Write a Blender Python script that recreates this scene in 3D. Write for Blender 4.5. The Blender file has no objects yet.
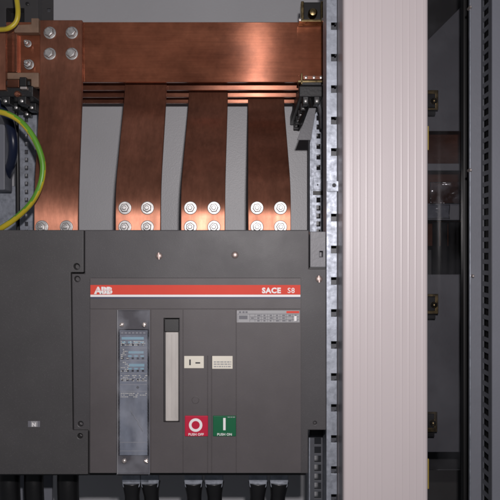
import bpy, bmesh, math, random
from mathutils import Vector, Matrix, noise
random.seed(7)
SC = bpy.context.scene
COL = SC.collection

# ------------------------------------------------------------------ camera, light, exposure
F = 744.0                      # focal length of the photograph in its own pixels
CY = -1.2                      # the camera stands 1.2 m in front of the breaker's face (Y = 0)
cam = bpy.data.cameras.new('camera'); cam.sensor_width = 36; cam.lens = 36*F/500
cam.clip_start = 0.02; cam.clip_end = 50
co = bpy.data.objects.new('camera', cam); COL.objects.link(co)
co.location = (0, CY, 0); co.rotation_euler = (math.pi/2, 0, 0)
SC.camera = co
w = bpy.data.worlds.new('World'); SC.world = w; w.use_nodes = True
w.node_tree.nodes['Background'].inputs[0].default_value = (0.86, 0.90, 1.0, 1)
w.node_tree.nodes['Background'].inputs[1].default_value = 0.075
la = bpy.data.lights.new('camera_flash', 'AREA'); la.shape = 'RECTANGLE'; la.size = 0.024; la.size_y = 0.018
la.energy = 12.0; la.color = (1.0, 0.945, 0.95)
lo = bpy.data.objects.new('camera_flash', la); COL.objects.link(lo)
lo.location = (0.028, CY-0.01, 0.122); lo.rotation_euler = (math.pi/2+math.radians(-4), 0, math.radians(1.5))
SC.cycles.filter_width = 2.0
SC.view_settings.view_transform = 'Standard'; SC.view_settings.look = 'None'
SC.view_settings.exposure = 0.14; SC.view_settings.gamma = 1.0
SC.view_settings.use_curve_mapping = False

def X(px, d): return (px-250.0)/F*d
def Z(py, d): return (250.0-py)/F*d
def Y(d): return d+CY

# ------------------------------------------------------------------ materials
MATS = {}
def mat(name, base, rough=0.5, metal=0.0, vary=0.12, vscale=(6,6,6), bump=0.0, bscale=300.0, aniso=0.0, tangent=None,
        second=None, second_amt=0.5, rvary=0.0, bstretch=(1,1,1), spec=0.5, dust=0.0, coat=0.0):
    m = bpy.data.materials.new(name); m.use_nodes = True
    nt = m.node_tree; N = nt.nodes; L = nt.links
    p = N['Principled BSDF']
    p.inputs['Roughness'].default_value = rough; p.inputs['Metallic'].default_value = metal
    p.inputs['Specular IOR Level'].default_value = spec
    if coat: p.inputs['Coat Weight'].default_value = coat; p.inputs['Coat Roughness'].default_value = 0.15
    tc = N.new('ShaderNodeTexCoord')
    mp = N.new('ShaderNodeMapping'); mp.inputs['Scale'].default_value = vscale
    L.new(tc.outputs['Object'], mp.inputs[0])
    n = N.new('ShaderNodeTexNoise'); n.inputs['Scale'].default_value = 1.0; n.inputs['Detail'].default_value = 6; n.inputs['Roughness'].default_value = 0.62
    L.new(mp.outputs[0], n.inputs['Vector'])
    r = N.new('ShaderNodeMapRange'); r.inputs[1].default_value = 0.3; r.inputs[2].default_value = 0.7
    L.new(n.outputs[0], r.inputs[0])
    mx = N.new('ShaderNodeMix'); mx.data_type = 'RGBA'
    b = Vector(base)
    s = Vector(second) if second else b*(1-vary*2)
    mx.inputs[6].default_value = (*s, 1); mx.inputs[7].default_value = (*(b*(1+ (0 if second else vary*0.6))), 1)
    L.new(r.outputs[0], mx.inputs[0])
    col = mx.outputs[2]
    if dust:
        n3 = N.new('ShaderNodeTexNoise'); n3.inputs['Scale'].default_value = 900; n3.inputs['Detail'].default_value = 2
        L.new(tc.outputs['Object'], n3.inputs['Vector'])
        r3 = N.new('ShaderNodeMapRange'); r3.inputs[1].default_value = 0.60; r3.inputs[2].default_value = 0.78; r3.inputs[4].default_value = dust
        L.new(n3.outputs[0], r3.inputs[0])
        m3 = N.new('ShaderNodeMix'); m3.data_type = 'RGBA'; m3.inputs[7].default_value = (0.45, 0.43, 0.42, 1)
        L.new(r3.outputs[0], m3.inputs[0]); L.new(col, m3.inputs[6]); col = m3.outputs[2]
    L.new(col, p.inputs['Base Color'])
    if rvary:
        r2 = N.new('ShaderNodeMapRange'); r2.inputs[3].default_value = rough-rvary; r2.inputs[4].default_value = rough+rvary
        r2.inputs[1].default_value = 0.3; r2.inputs[2].default_value = 0.7
        n4 = N.new('ShaderNodeTexNoise'); n4.inputs['Scale'].default_value = 1.7; n4.inputs['Detail'].default_value = 8
        L.new(mp.outputs[0], n4.inputs['Vector']); L.new(n4.outputs[0], r2.inputs[0]); L.new(r2.outputs[0], p.inputs['Roughness'])
    if bump:
        mp2 = N.new('ShaderNodeMapping'); mp2.inputs['Scale'].default_value = bstretch
        L.new(tc.outputs['Object'], mp2.inputs[0])
        n2 = N.new('ShaderNodeTexNoise'); n2.inputs['Scale'].default_value = bscale; n2.inputs['Detail'].default_value = 3
        L.new(mp2.outputs[0], n2.inputs['Vector'])
        bp = N.new('ShaderNodeBump'); bp.inputs['Strength'].default_value = bump; bp.inputs['Distance'].default_value = 0.001
        L.new(n2.outputs[0], bp.inputs['Height']); L.new(bp.outputs[0], p.inputs['Normal'])
    if aniso:
        p.inputs['Anisotropic'].default_value = aniso
        c = N.new('ShaderNodeCombineXYZ')
        for k in range(3): c.inputs[k].default_value = tangent[k]
        L.new(c.outputs[0], p.inputs['Tangent'])
    MATS[name] = m
    return m

def copper(name, streak, tangent, dark, light, rough, aniso, fine=0.88, blotch=0.80):
    m = mat(name, light, rough, 0.74 if rough > 0.25 else 0.58, second=dark, vscale=streak, bump=0.012 if rough < 0.25 else 0.05, bscale=1.0, aniso=aniso, tangent=tangent, rvary=0.015 if rough < 0.25 else 0.05,
            bstretch=(streak[0]*6, 40, streak[2]*6))
    # rolling marks and blotches of oxide over the cloudy colour
    nt = m.node_tree; N = nt.nodes; L = nt.links; p = N['Principled BSDF']
    src = p.inputs['Base Color'].links[0].from_socket
    tc = N.new('ShaderNodeTexCoord')
    for sc_, lo_, hi_, det in (((streak[0]*9, 60, streak[2]*9) if streak[0] > streak[2] else (streak[0]*1.5, 60, streak[2]*26), fine, 1.06, 3), ((9, 9, 9), blotch, 1.10, 7)):
        mp = N.new('ShaderNodeMapping'); mp.inputs['Scale'].default_value = sc_; L.new(tc.outputs['Object'], mp.inputs[0])
        n = N.new('ShaderNodeTexNoise'); n.inputs['Scale'].default_value = 1.0; n.inputs['Detail'].default_value = det; n.inputs['Roughness'].default_value = 0.7
        L.new(mp.outputs[0], n.inputs['Vector'])
        r = N.new('ShaderNodeMapRange'); r.inputs[1].default_value = 0.35; r.inputs[2].default_value = 0.65; r.inputs[3].default_value = lo_; r.inputs[4].default_value = hi_
        L.new(n.outputs[0], r.inputs[0])
        v = N.new('ShaderNodeVectorMath'); v.operation = 'SCALE'
        L.new(src, v.inputs[0]); L.new(r.outputs[0], v.inputs['Scale']); src = v.outputs[0]
    L.new(src, p.inputs['Base Color'])
    return m
M_CU_H = copper('copper_rolled_along', (5, 8, 12), (0,0,1), (0.36,0.118,0.064), (0.56,0.205,0.112), 0.175, 1.0, 0.88, 0.58)
M_CU_V = copper('copper_rolled_upright', (16, 3, 4), (1,0,0), (0.34,0.145,0.092), (0.52,0.212,0.133), 0.43, 0.78, 0.86, 0.70)
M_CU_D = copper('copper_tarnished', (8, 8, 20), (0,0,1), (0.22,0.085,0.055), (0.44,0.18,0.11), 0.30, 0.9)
M_BODY = mat('warm_grey_plastic', (0.090,0.081,0.084), 0.47, vary=0.09, rvary=0.04, vscale=(9,9,9), bump=0.10, bscale=900, dust=0.12, spec=0.35)
M_FLANGE = mat('dark_grey_plastic', (0.066,0.063,0.067), 0.47, vary=0.09, rvary=0.04, vscale=(9,9,9), bump=0.10, bscale=900, dust=0.12, spec=0.35)
M_COVER = mat('charcoal_plastic', (0.060,0.058,0.060), 0.50, vary=0.09, rvary=0.04, vscale=(9,9,9), bump=0.10, bscale=900, dust=0.12, spec=0.35)
M_SHADE_STEEL = mat('shade_darkened_steel', (0.085,0.09,0.105), 0.42, vary=0.12, vscale=(30,30,30))  # steel darkened in colour to stand for shade
M_BLACK = mat('black_plastic', (0.012,0.012,0.013), 0.45, vary=0.2, bump=0.05, bscale=900)
M_RUBBER = mat('black_heatshrink', (0.010,0.010,0.011), 0.38, vary=0.2, bump=0.3, bscale=120)
M_RED = mat('red_print', (0.70,0.075,0.05), 0.55, vary=0.05, spec=0.15)
M_WHITE = mat('white_print', (0.82,0.80,0.80), 0.5, vary=0.04)
M_NAVY = mat('navy_print', (0.035,0.04,0.09), 0.5, vary=0.05)
M_BTNR = mat('crimson_button', (0.50,0.016,0.05), 0.4, vary=0.06, spec=0.25)
M_BTNG = mat('green_button', (0.008,0.12,0.05), 0.4, vary=0.06, spec=0.25)
M_CREAM = mat('cream_label', (0.74,0.70,0.60), 0.55, vary=0.06)
M_HANDLE = mat('ivory_handle', (0.52,0.49,0.46), 0.45, vary=0.10, vscale=(40,40,8))
M_SILVERLAB = mat('silver_label', (0.30,0.30,0.31), 0.45, vary=0.06)
M_INK = mat('black_ink', (0.03,0.03,0.035), 0.6, vary=0.05)
M_GREYINK = mat('grey_ink', (0.14,0.14,0.16), 0.6, vary=0.05)
M_CYAN = mat('pale_blue_print', (0.30,0.47,0.54), 0.5, vary=0.08)
M_RELAY = mat('slate_relay_face', (0.22,0.235,0.27), 0.4, vary=0.2, vscale=(50,50,18))
M_ZINC = mat('galvanised_steel', (0.40,0.43,0.49), 0.48, 0.68, second=(0.25,0.27,0.31), vscale=(75,75,75), bump=0.12, bscale=160, rvary=0.10)
M_ZINC_D = mat('dull_galvanised_steel', (0.30,0.31,0.34), 0.45, 0.7, second=(0.18,0.19,0.21), vscale=(50,50,50), bump=0.12, bscale=160)
M_STEEL = mat('zinc_plated_bolt', (0.58,0.57,0.56), 0.42, 0.75, vary=0.15, vscale=(90,90,90), rvary=0.06)
M_BRIGHT = mat('bright_screw', (0.85,0.76,0.72), 0.34, 0.85, vary=0.1)
M_SCREW = mat('dulled_screw', (0.50,0.40,0.37), 0.48, 0.8, vary=0.15, vscale=(300,300,300))
M_SOOT = mat('matt_black_cable', (0.016,0.015,0.016), 0.8, vary=0.2, spec=0.2)
M_BRASS = mat('yellow_passivated_steel', (0.42,0.32,0.16), 0.32, 1.0, second=(0.22,0.16,0.08), vscale=(70,70,70), rvary=0.08)
M_WALL = mat('grey_enamel_panel', (0.50,0.505,0.525), 0.40, vary=0.04, vscale=(3,3,3), bump=0.30, bscale=330)
M_DOOR = mat('slate_enamel', (0.175,0.183,0.213), 0.5, vary=0.05, bump=0.2, bscale=260)
M_PLATE = mat('shadow_grey_enamel', (0.165,0.165,0.182), 0.45, vary=0.08, bump=0.25, bscale=220)
M_DUCT = mat('beige_grey_pvc', (0.575,0.515,0.52), 0.40, vary=0.02, vscale=(4,4,2), bump=0.05, bscale=500)
M_TAN = mat('tan_bakelite', (0.24,0.15,0.10), 0.55, vary=0.15, vscale=(30,30,30), bump=0.2)
M_INSUL = mat('black_moulded_insulator', (0.020,0.021,0.023), 0.4, vary=0.2, bump=0.2, bscale=200)
M_YEL = mat('yellow_insulation', (0.60,0.47,0.035), 0.38, vary=0.08, vscale=(30,30,30))
M_GRN = mat('green_insulation', (0.13,0.36,0.035), 0.38, vary=0.08, vscale=(30,30,30))
M_BLUE = mat('dark_blue_insulation', (0.012,0.018,0.045), 0.35, vary=0.1)
M_YPAPER = mat('ochre_insulation', (0.40,0.29,0.06), 0.5, vary=0.1)

def clear_mat(name, tint, rough=0.06, bump=0.0, haze=0.0, scale=38):
    m = bpy.data.materials.new(name); m.use_nodes = True
    nt = m.node_tree; N = nt.nodes; L = nt.links
    for q in list(N):
        if q.type != 'OUTPUT_MATERIAL': N.remove(q)
    out = [q for q in N if q.type == 'OUTPUT_MATERIAL'][0]
    t = N.new('ShaderNodeBsdfTransparent'); t.inputs[0].default_value = (*tint, 1)
    g = N.new('ShaderNodeBsdfGlossy'); g.inputs['Roughness'].default_value = rough
    d = N.new('ShaderNodeBsdfDiffuse'); d.inputs[0].default_value = (0.6,0.62,0.68,1)
    fr = N.new('ShaderNodeFresnel'); fr.inputs[0].default_value = 1.5
    a = N.new('ShaderNodeMixShader'); b = N.new('ShaderNodeMixShader')
    tc = N.new('ShaderNodeTexCoord')
    n = N.new('ShaderNodeTexNoise'); n.inputs['Scale'].default_value = scale; n.inputs['Detail'].default_value = 3
    L.new(tc.outputs['Object'], n.inputs['Vector'])
    r = N.new('ShaderNodeMapRange'); r.inputs[1].default_value = 0.42; r.inputs[2].default_value = 0.72; r.inputs[4].default_value = haze
    L.new(n.outputs[0], r.inputs[0]); L.new(r.outputs[0], a.inputs[0])
    L.new(t.outputs[0], a.inputs[1]); L.new(d.outputs[0], a.inputs[2])
    L.new(fr.outputs[0], b.inputs[0]); L.new(a.outputs[0], b.inputs[1]); L.new(g.outputs[0], b.inputs[2])
    if bump:
        bp = N.new('ShaderNodeBump'); bp.inputs['Strength'].default_value = bump; bp.inputs['Distance'].default_value = 0.004
        L.new(n.outputs[0], bp.inputs['Height']); L.new(bp.outputs[0], g.inputs['Normal']); L.new(bp.outputs[0], fr.inputs['Normal'])
    L.new(b.outputs[0], out.inputs[0])
    return m
M_CLEAR = clear_mat('clear_polycarbonate', (0.95,0.96,0.98), haze=0.16, scale=24)
M_SHEET = clear_mat('smoky_clear_sheet', (0.90,0.90,0.91), rough=0.12, haze=0.035, scale=9)  # pale haze noise paints soft reflections onto the sheet
M_FILM = clear_mat('crumpled_clear_film', (0.90,0.91,0.93), rough=0.16, bump=0.0, haze=0.10)

# ------------------------------------------------------------------ mesh helpers
def NB(): return bmesh.new()
def box(bm, x0, x1, y0, y1, z0, z1, mi=0):
    if x0 > x1: x0, x1 = x1, x0
    if y0 > y1: y0, y1 = y1, y0
    if z0 > z1: z0, z1 = z1, z0
    v = [bm.verts.new(p) for p in ((x0,y0,z0),(x1,y0,z0),(x1,y1,z0),(x0,y1,z0),(x0,y0,z1),(x1,y0,z1),(x1,y1,z1),(x0,y1,z1))]
    for f in ((3,2,1,0),(4,5,6,7),(0,1,5,4),(1,2,6,5),(2,3,7,6),(3,0,4,7)):
        bm.faces.new([v[i] for i in f]).material_index = mi
def pbox(bm, px0, px1, py0, py1, d, depth, mi=0):
    """box whose front face, at distance d from the lens plane, has the given extent"""
    box(bm, X(px0,d), X(px1,d), Y(d), Y(d)+depth, Z(py1,d), Z(py0,d), mi)
def prism(bm, pts, y0, y1):
    """pts counter-clockwise seen from the front (-Y)"""
    a = [bm.verts.new((x,y0,z)) for x,z in pts]; b = [bm.verts.new((x,y1,z)) for x,z in pts]
    bm.faces.new(a); bm.faces.new(b[::-1])
    n = len(pts)
    for i in range(n): bm.faces.new((a[i], b[i], b[(i+1)%n], a[(i+1)%n]))
    bmesh.ops.recalc_face_normals(bm, faces=bm.faces[:])
def lathe(bm, c, prof, n=20, axis='Y', phase=0.0):
    """prof: (radius, offset along axis); closed at both ends"""
    rings = []
    for r, h in prof:
        ring = []
        for k in range(n):
            a = phase+2*math.pi*k/n
            u, v = r*math.cos(a), r*math.sin(a)
            p = {'Y':(u,h,v),'Z':(u,v,h),'X':(h,u,v)}[axis]
            ring.append(bm.verts.new((c[0]+p[0], c[1]+p[1], c[2]+p[2])))
        rings.append(ring)
    fs = []
    for a, b in zip(rings, rings[1:]):
        for k in range(n): fs.append(bm.faces.new((a[k], a[(k+1)%n], b[(k+1)%n], b[k])))
    fs.append(bm.faces.new(rings[0])); fs.append(bm.faces.new(rings[-1]))
    bmesh.ops.recalc_face_normals(bm, faces=fs)
def smooth_path(pts, sub=8):
    P = [Vector(p) for p in pts]; P = [P[0]*2-P[1]]+P+[P[-1]*2-P[-2]]
    out = []
    for i in range(1, len(P)-2):
        for k in range(sub):
            t = k/sub; a,b,c,d = P[i-1],P[i],P[i+1],P[i+2]
            out.append(0.5*((2*b)+(c-a)*t+(2*a-5*b+4*c-d)*t*t+(3*b-a-3*c+d)*t**3))
    out.append(P[-2]); return out
def tube(bm, pts, r, n=14, stripe=None, twist=0.0):
    rr = r if callable(r) else (lambda t: r)
    rings = []; up = Vector((0.13,1,0.21)).normalized(); m = len(pts)
    for i, p in enumerate(pts):
        tg = (pts[min(i+1,m-1)]-pts[max(i-1,0)]).normalized()
        u = up.cross(tg).normalized(); v = tg.cross(u)
        q = rr(i/(m-1))
        rings.append([bm.verts.new(p+u*q*math.cos(2*math.pi*k/n)+v*q*math.sin(2*math.pi*k/n)) for k in range(n)])
    for i, (a, b) in enumerate(zip(rings, rings[1:])):
        for k in range(n):
            f = bm.faces.new((a[k], a[(k+1)%n], b[(k+1)%n], b[k])); f.smooth = True
            if stripe and ((k/n+twist*i/m) % 1.0) < stripe: f.material_index = 1
    bm.faces.new(rings[0]); bm.faces.new(rings[-1])
    bmesh.ops.recalc_face_normals(bm, faces=bm.faces[:])
def grid_plate(bm, xs, zs, filled, y0, y1):
    """sheet in the XZ plane with real openings; xs and zs ascending"""
    cache = {}
    def V(i, j, y):
        k = (i, j, y)
        if k not in cache: cache[k] = bm.verts.new((xs[i], y, zs[j]))
        return cache[k]
    nx, nz = len(xs)-1, len(zs)-1
    ok = lambda i, j: 0 <= i < nx and 0 <= j < nz and filled(i, j)
    for i in range(nx):
        for j in range(nz):
            if not ok(i, j): continue
            bm.faces.new((V(i,j,y0),V(i+1,j,y0),V(i+1,j+1,y0),V(i,j+1,y0)))
            bm.faces.new((V(i,j,y1),V(i,j+1,y1),V(i+1,j+1,y1),V(i+1,j,y1)))
            if not ok(i-1,j): bm.faces.new((V(i,j,y0),V(i,j+1,y0),V(i,j+1,y1),V(i,j,y1)))
            if not ok(i+1,j): bm.faces.new((V(i+1,j,y0),V(i+1,j,y1),V(i+1,j+1,y1),V(i+1,j+1,y0)))
            if not ok(i,j-1): bm.faces.new((V(i,j,y0),V(i,j,y1),V(i+1,j,y1),V(i+1,j,y0)))
            if not ok(i,j+1): bm.faces.new((V(i,j+1,y0),V(i+1,j+1,y0),V(i+1,j+1,y1),V(i,j+1,y1)))
    bmesh.ops.recalc_face_normals(bm, faces=bm.faces[:])
def slotted(bm, x0, x1, z0, z1, hx0, hx1, centres, hh, y0, y1):
    zs = {z0, z1}; hol = []
    for c in centres:
        if c-hh <= z0 or c+hh >= z1: continue
        zs |= {c-hh, c+hh}; hol.append(c)
    zs = sorted(zs); xs = sorted({x0, hx0, hx1, x1})
    ih = xs.index(hx0)
    grid_plate(bm, xs, zs, lambda i, j: not (i == ih and any(abs((zs[j]+zs[j+1])/2-c) < hh for c in hol)), y0, y1)

def obj(name, bm, m, parent=None, bevel=0.0, seg=2, smooth=False, ang=30):
    me = bpy.data.meshes.new(name); bm.to_mesh(me); bm.free()
    for q in (m if isinstance(m, (list, tuple)) else [m]): me.materials.append(q)
    o = bpy.data.objects.new(name, me); COL.objects.link(o)
    if parent:
        o.parent = parent; o.matrix_parent_inverse = Matrix.Translation(-parent.location)
    if smooth:
        for p in me.polygons: p.use_smooth = True
        me.set_sharp_from_angle(angle=math.radians(35))
    if bevel:
        b = o.modifiers.new('bevel', 'BEVEL'); b.width = bevel; b.segments = seg; b.limit_method = 'ANGLE'; b.angle_limit = math.radians(ang)
        b.harden_normals = False
    return o
def cut(o, cb):
    """carves the boxes / cylinders in bmesh cb out of o for good"""
    me = bpy.data.meshes.new('cutter'); cb.to_mesh(me); cb.free()
    c = bpy.data.objects.new('cutter', me); COL.objects.link(c)
    md = o.modifiers.new('cut', 'BOOLEAN'); md.operation = 'DIFFERENCE'; md.object = c; md.solver = 'EXACT'
    while o.modifiers.find('cut') > 0: o.modifiers.move(o.modifiers.find('cut'), o.modifiers.find('cut')-1)
    bev = [m_ for m_ in o.modifiers if m_.type == 'BEVEL']
    for b in bev: b.show_viewport = False
    dg = bpy.context.evaluated_depsgraph_get(); dg.update()
    nm = bpy.data.meshes.new_from_object(o.evaluated_get(dg))
    nm.name = o.data.name; o.data = nm
    o.modifiers.remove(md); bpy.data.objects.remove(c)
    for b in bev: b.show_viewport = True
def tag(o, label, cat, group=None, kind=None):
    if label: o['label'] = label
    if cat: o['category'] = cat
    if group: o['group'] = group
    if kind: o['kind'] = kind
    return o
def thing(name, label, cat, loc=(0,0,0), group=None):
    o = bpy.data.objects.new(name, None); o.empty_display_size = 0.05; COL.objects.link(o); o.location = loc
    return tag(o, label, cat, group)
def struct(name, bm, m, **k): return tag(obj(name, bm, m, **k), None, None, kind='structure')
def text_bm(s, size, x, z, y, align='CENTER', offset=0.0, sx=1.0, space=1.0, extrude=0.00015):
    cu = bpy.data.curves.new('text', 'FONT'); cu.body = s; cu.size = size; cu.align_x = align; cu.offset = offset
    cu.space_character = space; cu.extrude = extrude; cu.resolution_u = 3
    to = bpy.data.objects.new('text', cu); COL.objects.link(to)
    dg = bpy.context.evaluated_depsgraph_get(); dg.update()
    me = bpy.data.meshes.new_from_object(to.evaluated_get(dg))
    bm = NB(); bm.from_mesh(me)
    for v in bm.verts: v.co = Vector((x+v.co.x*sx, y-v.co.z, z+v.co.y))
    bpy.data.objects.remove(to); bpy.data.curves.remove(cu); bpy.data.meshes.remove(me)
    return bm
def hexbolt(parent, c, rw, rn, hn=0.008, stud=0.0, m=None, name='bolt', washer=0.0025, phase=None):
    """washer + hexagon head, faces towards -Y, sits on a surface at c"""
    b = NB()
    lathe(b, c, [(rw, -0.0001), (rw, -washer*0.7), (rw*0.93, -washer)], 28)
    lathe(b, c, [(rn*0.80, -washer+0.0001),(rn*0.82,-washer*1.9),(rn*0.70,-washer*2.0)], 24)
    ph = random.uniform(0, 1) if phase is None else phase
    lathe(b, c, [(rn, -washer*1.5), (rn, -washer-hn*0.78), (rn*0.86, -washer-hn)], 6, phase=ph)
    if stud:
        lathe(b, c, [(rn*0.50, -washer-hn*0.5), (rn*0.50, -washer-hn-stud), (rn*0.40, -washer-hn-stud-0.001)], 16)
    else:
        lathe(b, c, [(rn*0.70, -washer-hn*0.9), (rn*0.66, -washer-hn-0.0006)], 18)
    return obj(name, b, m or M_STEEL, parent, bevel=0.0005, seg=2)

# ------------------------------------------------------------------ the setting: the cabinet's inside
D_WALL = 1.82
b = NB(); box(b, -0.95, 0.296, Y(D_WALL), Y(D_WALL)+0.004, -0.9, 0.9); struct('back_wall', b, M_WALL)
b = NB(); box(b, -0.955, -0.951, -0.02, Y(D_WALL)+0.004, -0.9, 0.9); struct('side_wall', b, M_WALL)
b = NB(); box(b, -0.96, 0.66, -0.02, Y(D_WALL)+0.02, 0.902, 0.906); struct('unseen_roof', b, M_WALL)  # roof and side wall out of view, added to block ambient light
b = NB(); box(b, 0.297, 0.300, 0.06, Y(D_WALL)+0.02, -0.9, 0.9); struct('partition_wall', b, M_PLATE)
b = NB(); box(b, 0.304, 0.66, Y(2.05), Y(2.05)+0.004, -0.9, 0.9); struct('compartment_back', b, M_COVER)  # charcoal puts the shade of the dark void into this back
b = NB(); box(b, 0.655, 0.659, 0.10, Y(2.05), -0.9, 0.9); struct('compartment_side', b, M_PLATE)

# ------------------------------------------------------------------ busbars
DB = [1.500, 1.575, 1.647, 1.715]     # distance of the four flat bars, one behind the other
DT = 1.43                             # breaker terminals
bar_names = ['foremost and widest seen copper busbar running across the top, four bolts at its left end',
             'second copper busbar, its lower edge showing first below the foremost one',
             'third copper busbar, thin middle edge below the foremost one',
             'rearmost copper busbar, lowest thin edge above the grey back panel']
for i, d in enumerate(DB):
    b = NB()
    zb, zt = Z(82, 1.5), Z(22, 1.5)
    x0, x1 = X(6,1.5), X(324,1.5)
    box(b, x0, x1, Y(d), Y(d)+0.010, zb, zt)
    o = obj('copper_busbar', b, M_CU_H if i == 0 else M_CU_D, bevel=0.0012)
    tag(o, bar_names[i], 'busbar', 'horizontal copper busbars')

def riser(prof, cx, wd, label, bolts, topbolts=()):
    """flat bar bent along prof [(d, z, x centre)] from the top down"""
    t = 0.010
    root = thing('copper_riser', label, 'copper bar', (cx[-1], Y(prof[-1][0]), prof[-1][1]), 'upright copper bars to the breaker')
    # rounded bends
    pts = [Vector((cx[i], Y(d), z)) for i, (d, z) in enumerate(prof)]
    path = [pts[0]]
    for i in range(1, len(pts)-1):
        a, p, c = pts[i-1], pts[i], pts[i+1]
        ra = min(0.055, (a-p).length*0.45); rc = min(0.055, (c-p).length*0.45)
        A = p+(a-p).normalized()*ra; C = p+(c-p).normalized()*rc
        for k in range(13):
            s = k/12; path.append(A*(1-s)**2+p*2*s*(1-s)+C*s*s)
    path.append(pts[-1])
    bm = NB(); rows = []
    for i, p in enumerate(path):
        tg = (path[min(i+1,len(path)-1)]-path[max(i-1,0)]); tg.x = 0; tg.normalize()
        nrm = Vector((0, tg.z, -tg.y)); 
        if nrm.y > 0: nrm = -nrm
        h = wd/2
        rows.append([bm.verts.new(p+Vector((-h,0,0))), bm.verts.new(p+Vector((h,0,0))),
                     bm.verts.new(p+Vector((h,0,0))-nrm*t), bm.verts.new(p+Vector((-h,0,0))-nrm*t)])
    for a, c in zip(rows, rows[1:]):
        for k in range(4): bm.faces.new((a[k], a[(k+1)%4], c[(k+1)%4], c[k]))
    bm.faces.new(rows[0]); bm.faces.new(rows[-1])
    bmesh.ops.recalc_face_normals(bm, faces=bm.faces[:])
    obj('bar', bm, M_CU_V, root, smooth=True, bevel=0.0012)
    for (px, py) in bolts:
        hexbolt(root, (X(px,DT), Y(DT), Z(py,DT)), 0.0128, 0.0088, 0.007, stud=0.004, name='nut')
    for (px, py) in topbolts:
        d = prof[0][0]
        hexbolt(root, (X(px,d), Y(d), Z(py,d)), 0.0125, 0.0100, 0.009, name='bolt')
    return root
riser([(1.489, Z(20,1.489)), (1.489, Z(88,1.489)), (DT, Z(196,DT)), (DT, Z(262,DT))],
      [X(61,1.489)]*2+[X(56,DT)]*2, 0.0848, 'leftmost upright copper bar, fixed over the front busbar by four bolts',
      [(42,227),(66.5,227)], [(50,33),(72,33),(50,54),(72,54)])
labs = ['second upright copper bar from the left, reddest of the slanted ones',
        'third upright copper bar from the left, between the two other slanted bars',
        'rightmost upright copper bar, steepest and darkest slant with brightly lit nuts']
for (dt, ytop, tx, bx, wp, lab, bl) in (
        (1.564, 86, 146, 138, 0.0868, labs[0], [(125,208),(147.5,208),(125,227),(147.5,227)]),
        (1.636, 96, 208.5, 203, 0.0850, labs[1], [(190.5,208),(214,208),(190.5,227),(214,227)]),
        (1.704, 101, 266, 269.5, 0.0824, labs[2], [(257,208),(280.5,208),(257,227),(280.5,227)])):
    zt = Z(22,1.5)-0.01
    riser([(dt, zt), (dt, Z(ytop+1,dt)), (DT, Z(188,DT)), (DT, Z(262,DT))], [X(tx,dt)]*2+[X(bx,DT)]*2, wp, lab, bl)

# busbar holders: moulded combs that carry the four bars, one at each end
def holder(xc, wid, label, side):
    root = thing('busbar_support', label, 'insulator', (xc, Y(1.6), Z(92,1.5)), 'insulating busbar supports')
    zb = Z(82,1.5)-0.002
    bm = NB(); box(bm, xc-wid/2, xc+wid/2, Y(1.47), Y(1.80), zb-0.034, zb-0.012)
    obj('beam', bm, M_INSUL, root, bevel=0.002)
    for i, d in enumerate([1.47, 1.537, 1.611, 1.681, 1.75]):
        bm = NB(); box(bm, xc-wid*0.42, xc+wid*0.42, Y(d)-0.004, Y(d)+0.016, zb-0.0121, zb-0.003 if i == 0 else zb+0.016)
        obj('comb_tooth', bm, M_INSUL, root, bevel=0.0015)
        for u, v in ((-0.36,-0.12),(0.10,0.34)):
            bm = NB(); box(bm, xc+wid*u, xc+wid*v, Y(d)-0.008, Y(d)+0.020, zb-0.050, zb-0.0341)
            ft = obj('comb_foot', bm, M_INSUL, root, bevel=0.0015)
            bm = NB(); lathe(bm, (xc+wid*(u+v)/2, Y(d)-0.0081, zb-0.044), [(0.0034,0.0),(0.0032,-0.0022),(0.0015,-0.003)], 12)
            obj('terminal_screw', bm, M_STEEL, ft, smooth=True)
    return root
HR = holder(X(310,1.5), 0.048, 'black moulded insulator comb holding the right ends of the copper busbars', 1)
HL = holder(X(20,1.5), 0.070, 'black moulded insulator comb holding the left ends of the copper busbars', -1)

# clamps with their screws, right end
def clamp(px, py, label, flip):
    d = 1.47
    root = thing('busbar_clamp', label, 'clamp', (X(px,d), Y(d), Z(py,d)), 'busbar end clamps')
    s = -1 if flip else 1
    bm = NB(); pbox(bm, px-11, px+12, py-9*1, py+9, d+0.02, 0.03); obj('clamp_block', bm, M_BLACK, root, bevel=0.002)
    bm = NB()
    pbox(bm, px-11, px-8, py-10, py+10, d, 0.02); pbox(bm, px+9, px+12, py-10, py+10, d, 0.02)
    pbox(bm, px-13, px+13, py+8*s, py+10.5*s, d-0.004, 0.03)
    obj('clamp_frame', bm, M_BRASS, root, bevel=0.0012)
    bm = NB(); lathe(bm, (X(px+1,d), Y(d)-0.001, Z(py+1,d)), [(0.009,0.024),(0.009,0.004),(0.0065,0.0),(0.003,-0.001)], 18)
    obj('clamp_screw', bm, M_BRASS, root, smooth=True)
    for q in (-12, 11):
        bm = NB(); lathe(bm, (X(px+q,d), Y(d)-0.004, Z(py+9.5*s,d)), [(0.0035,0.0),(0.0033,-0.003),(0.0015,-0.004)], 14)
        obj('rivet', bm, M_BRIGHT, root, smooth=True)
clamp(312, 11, 'dark square clamp with brass frame above the right end of the front busbar', False)
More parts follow.
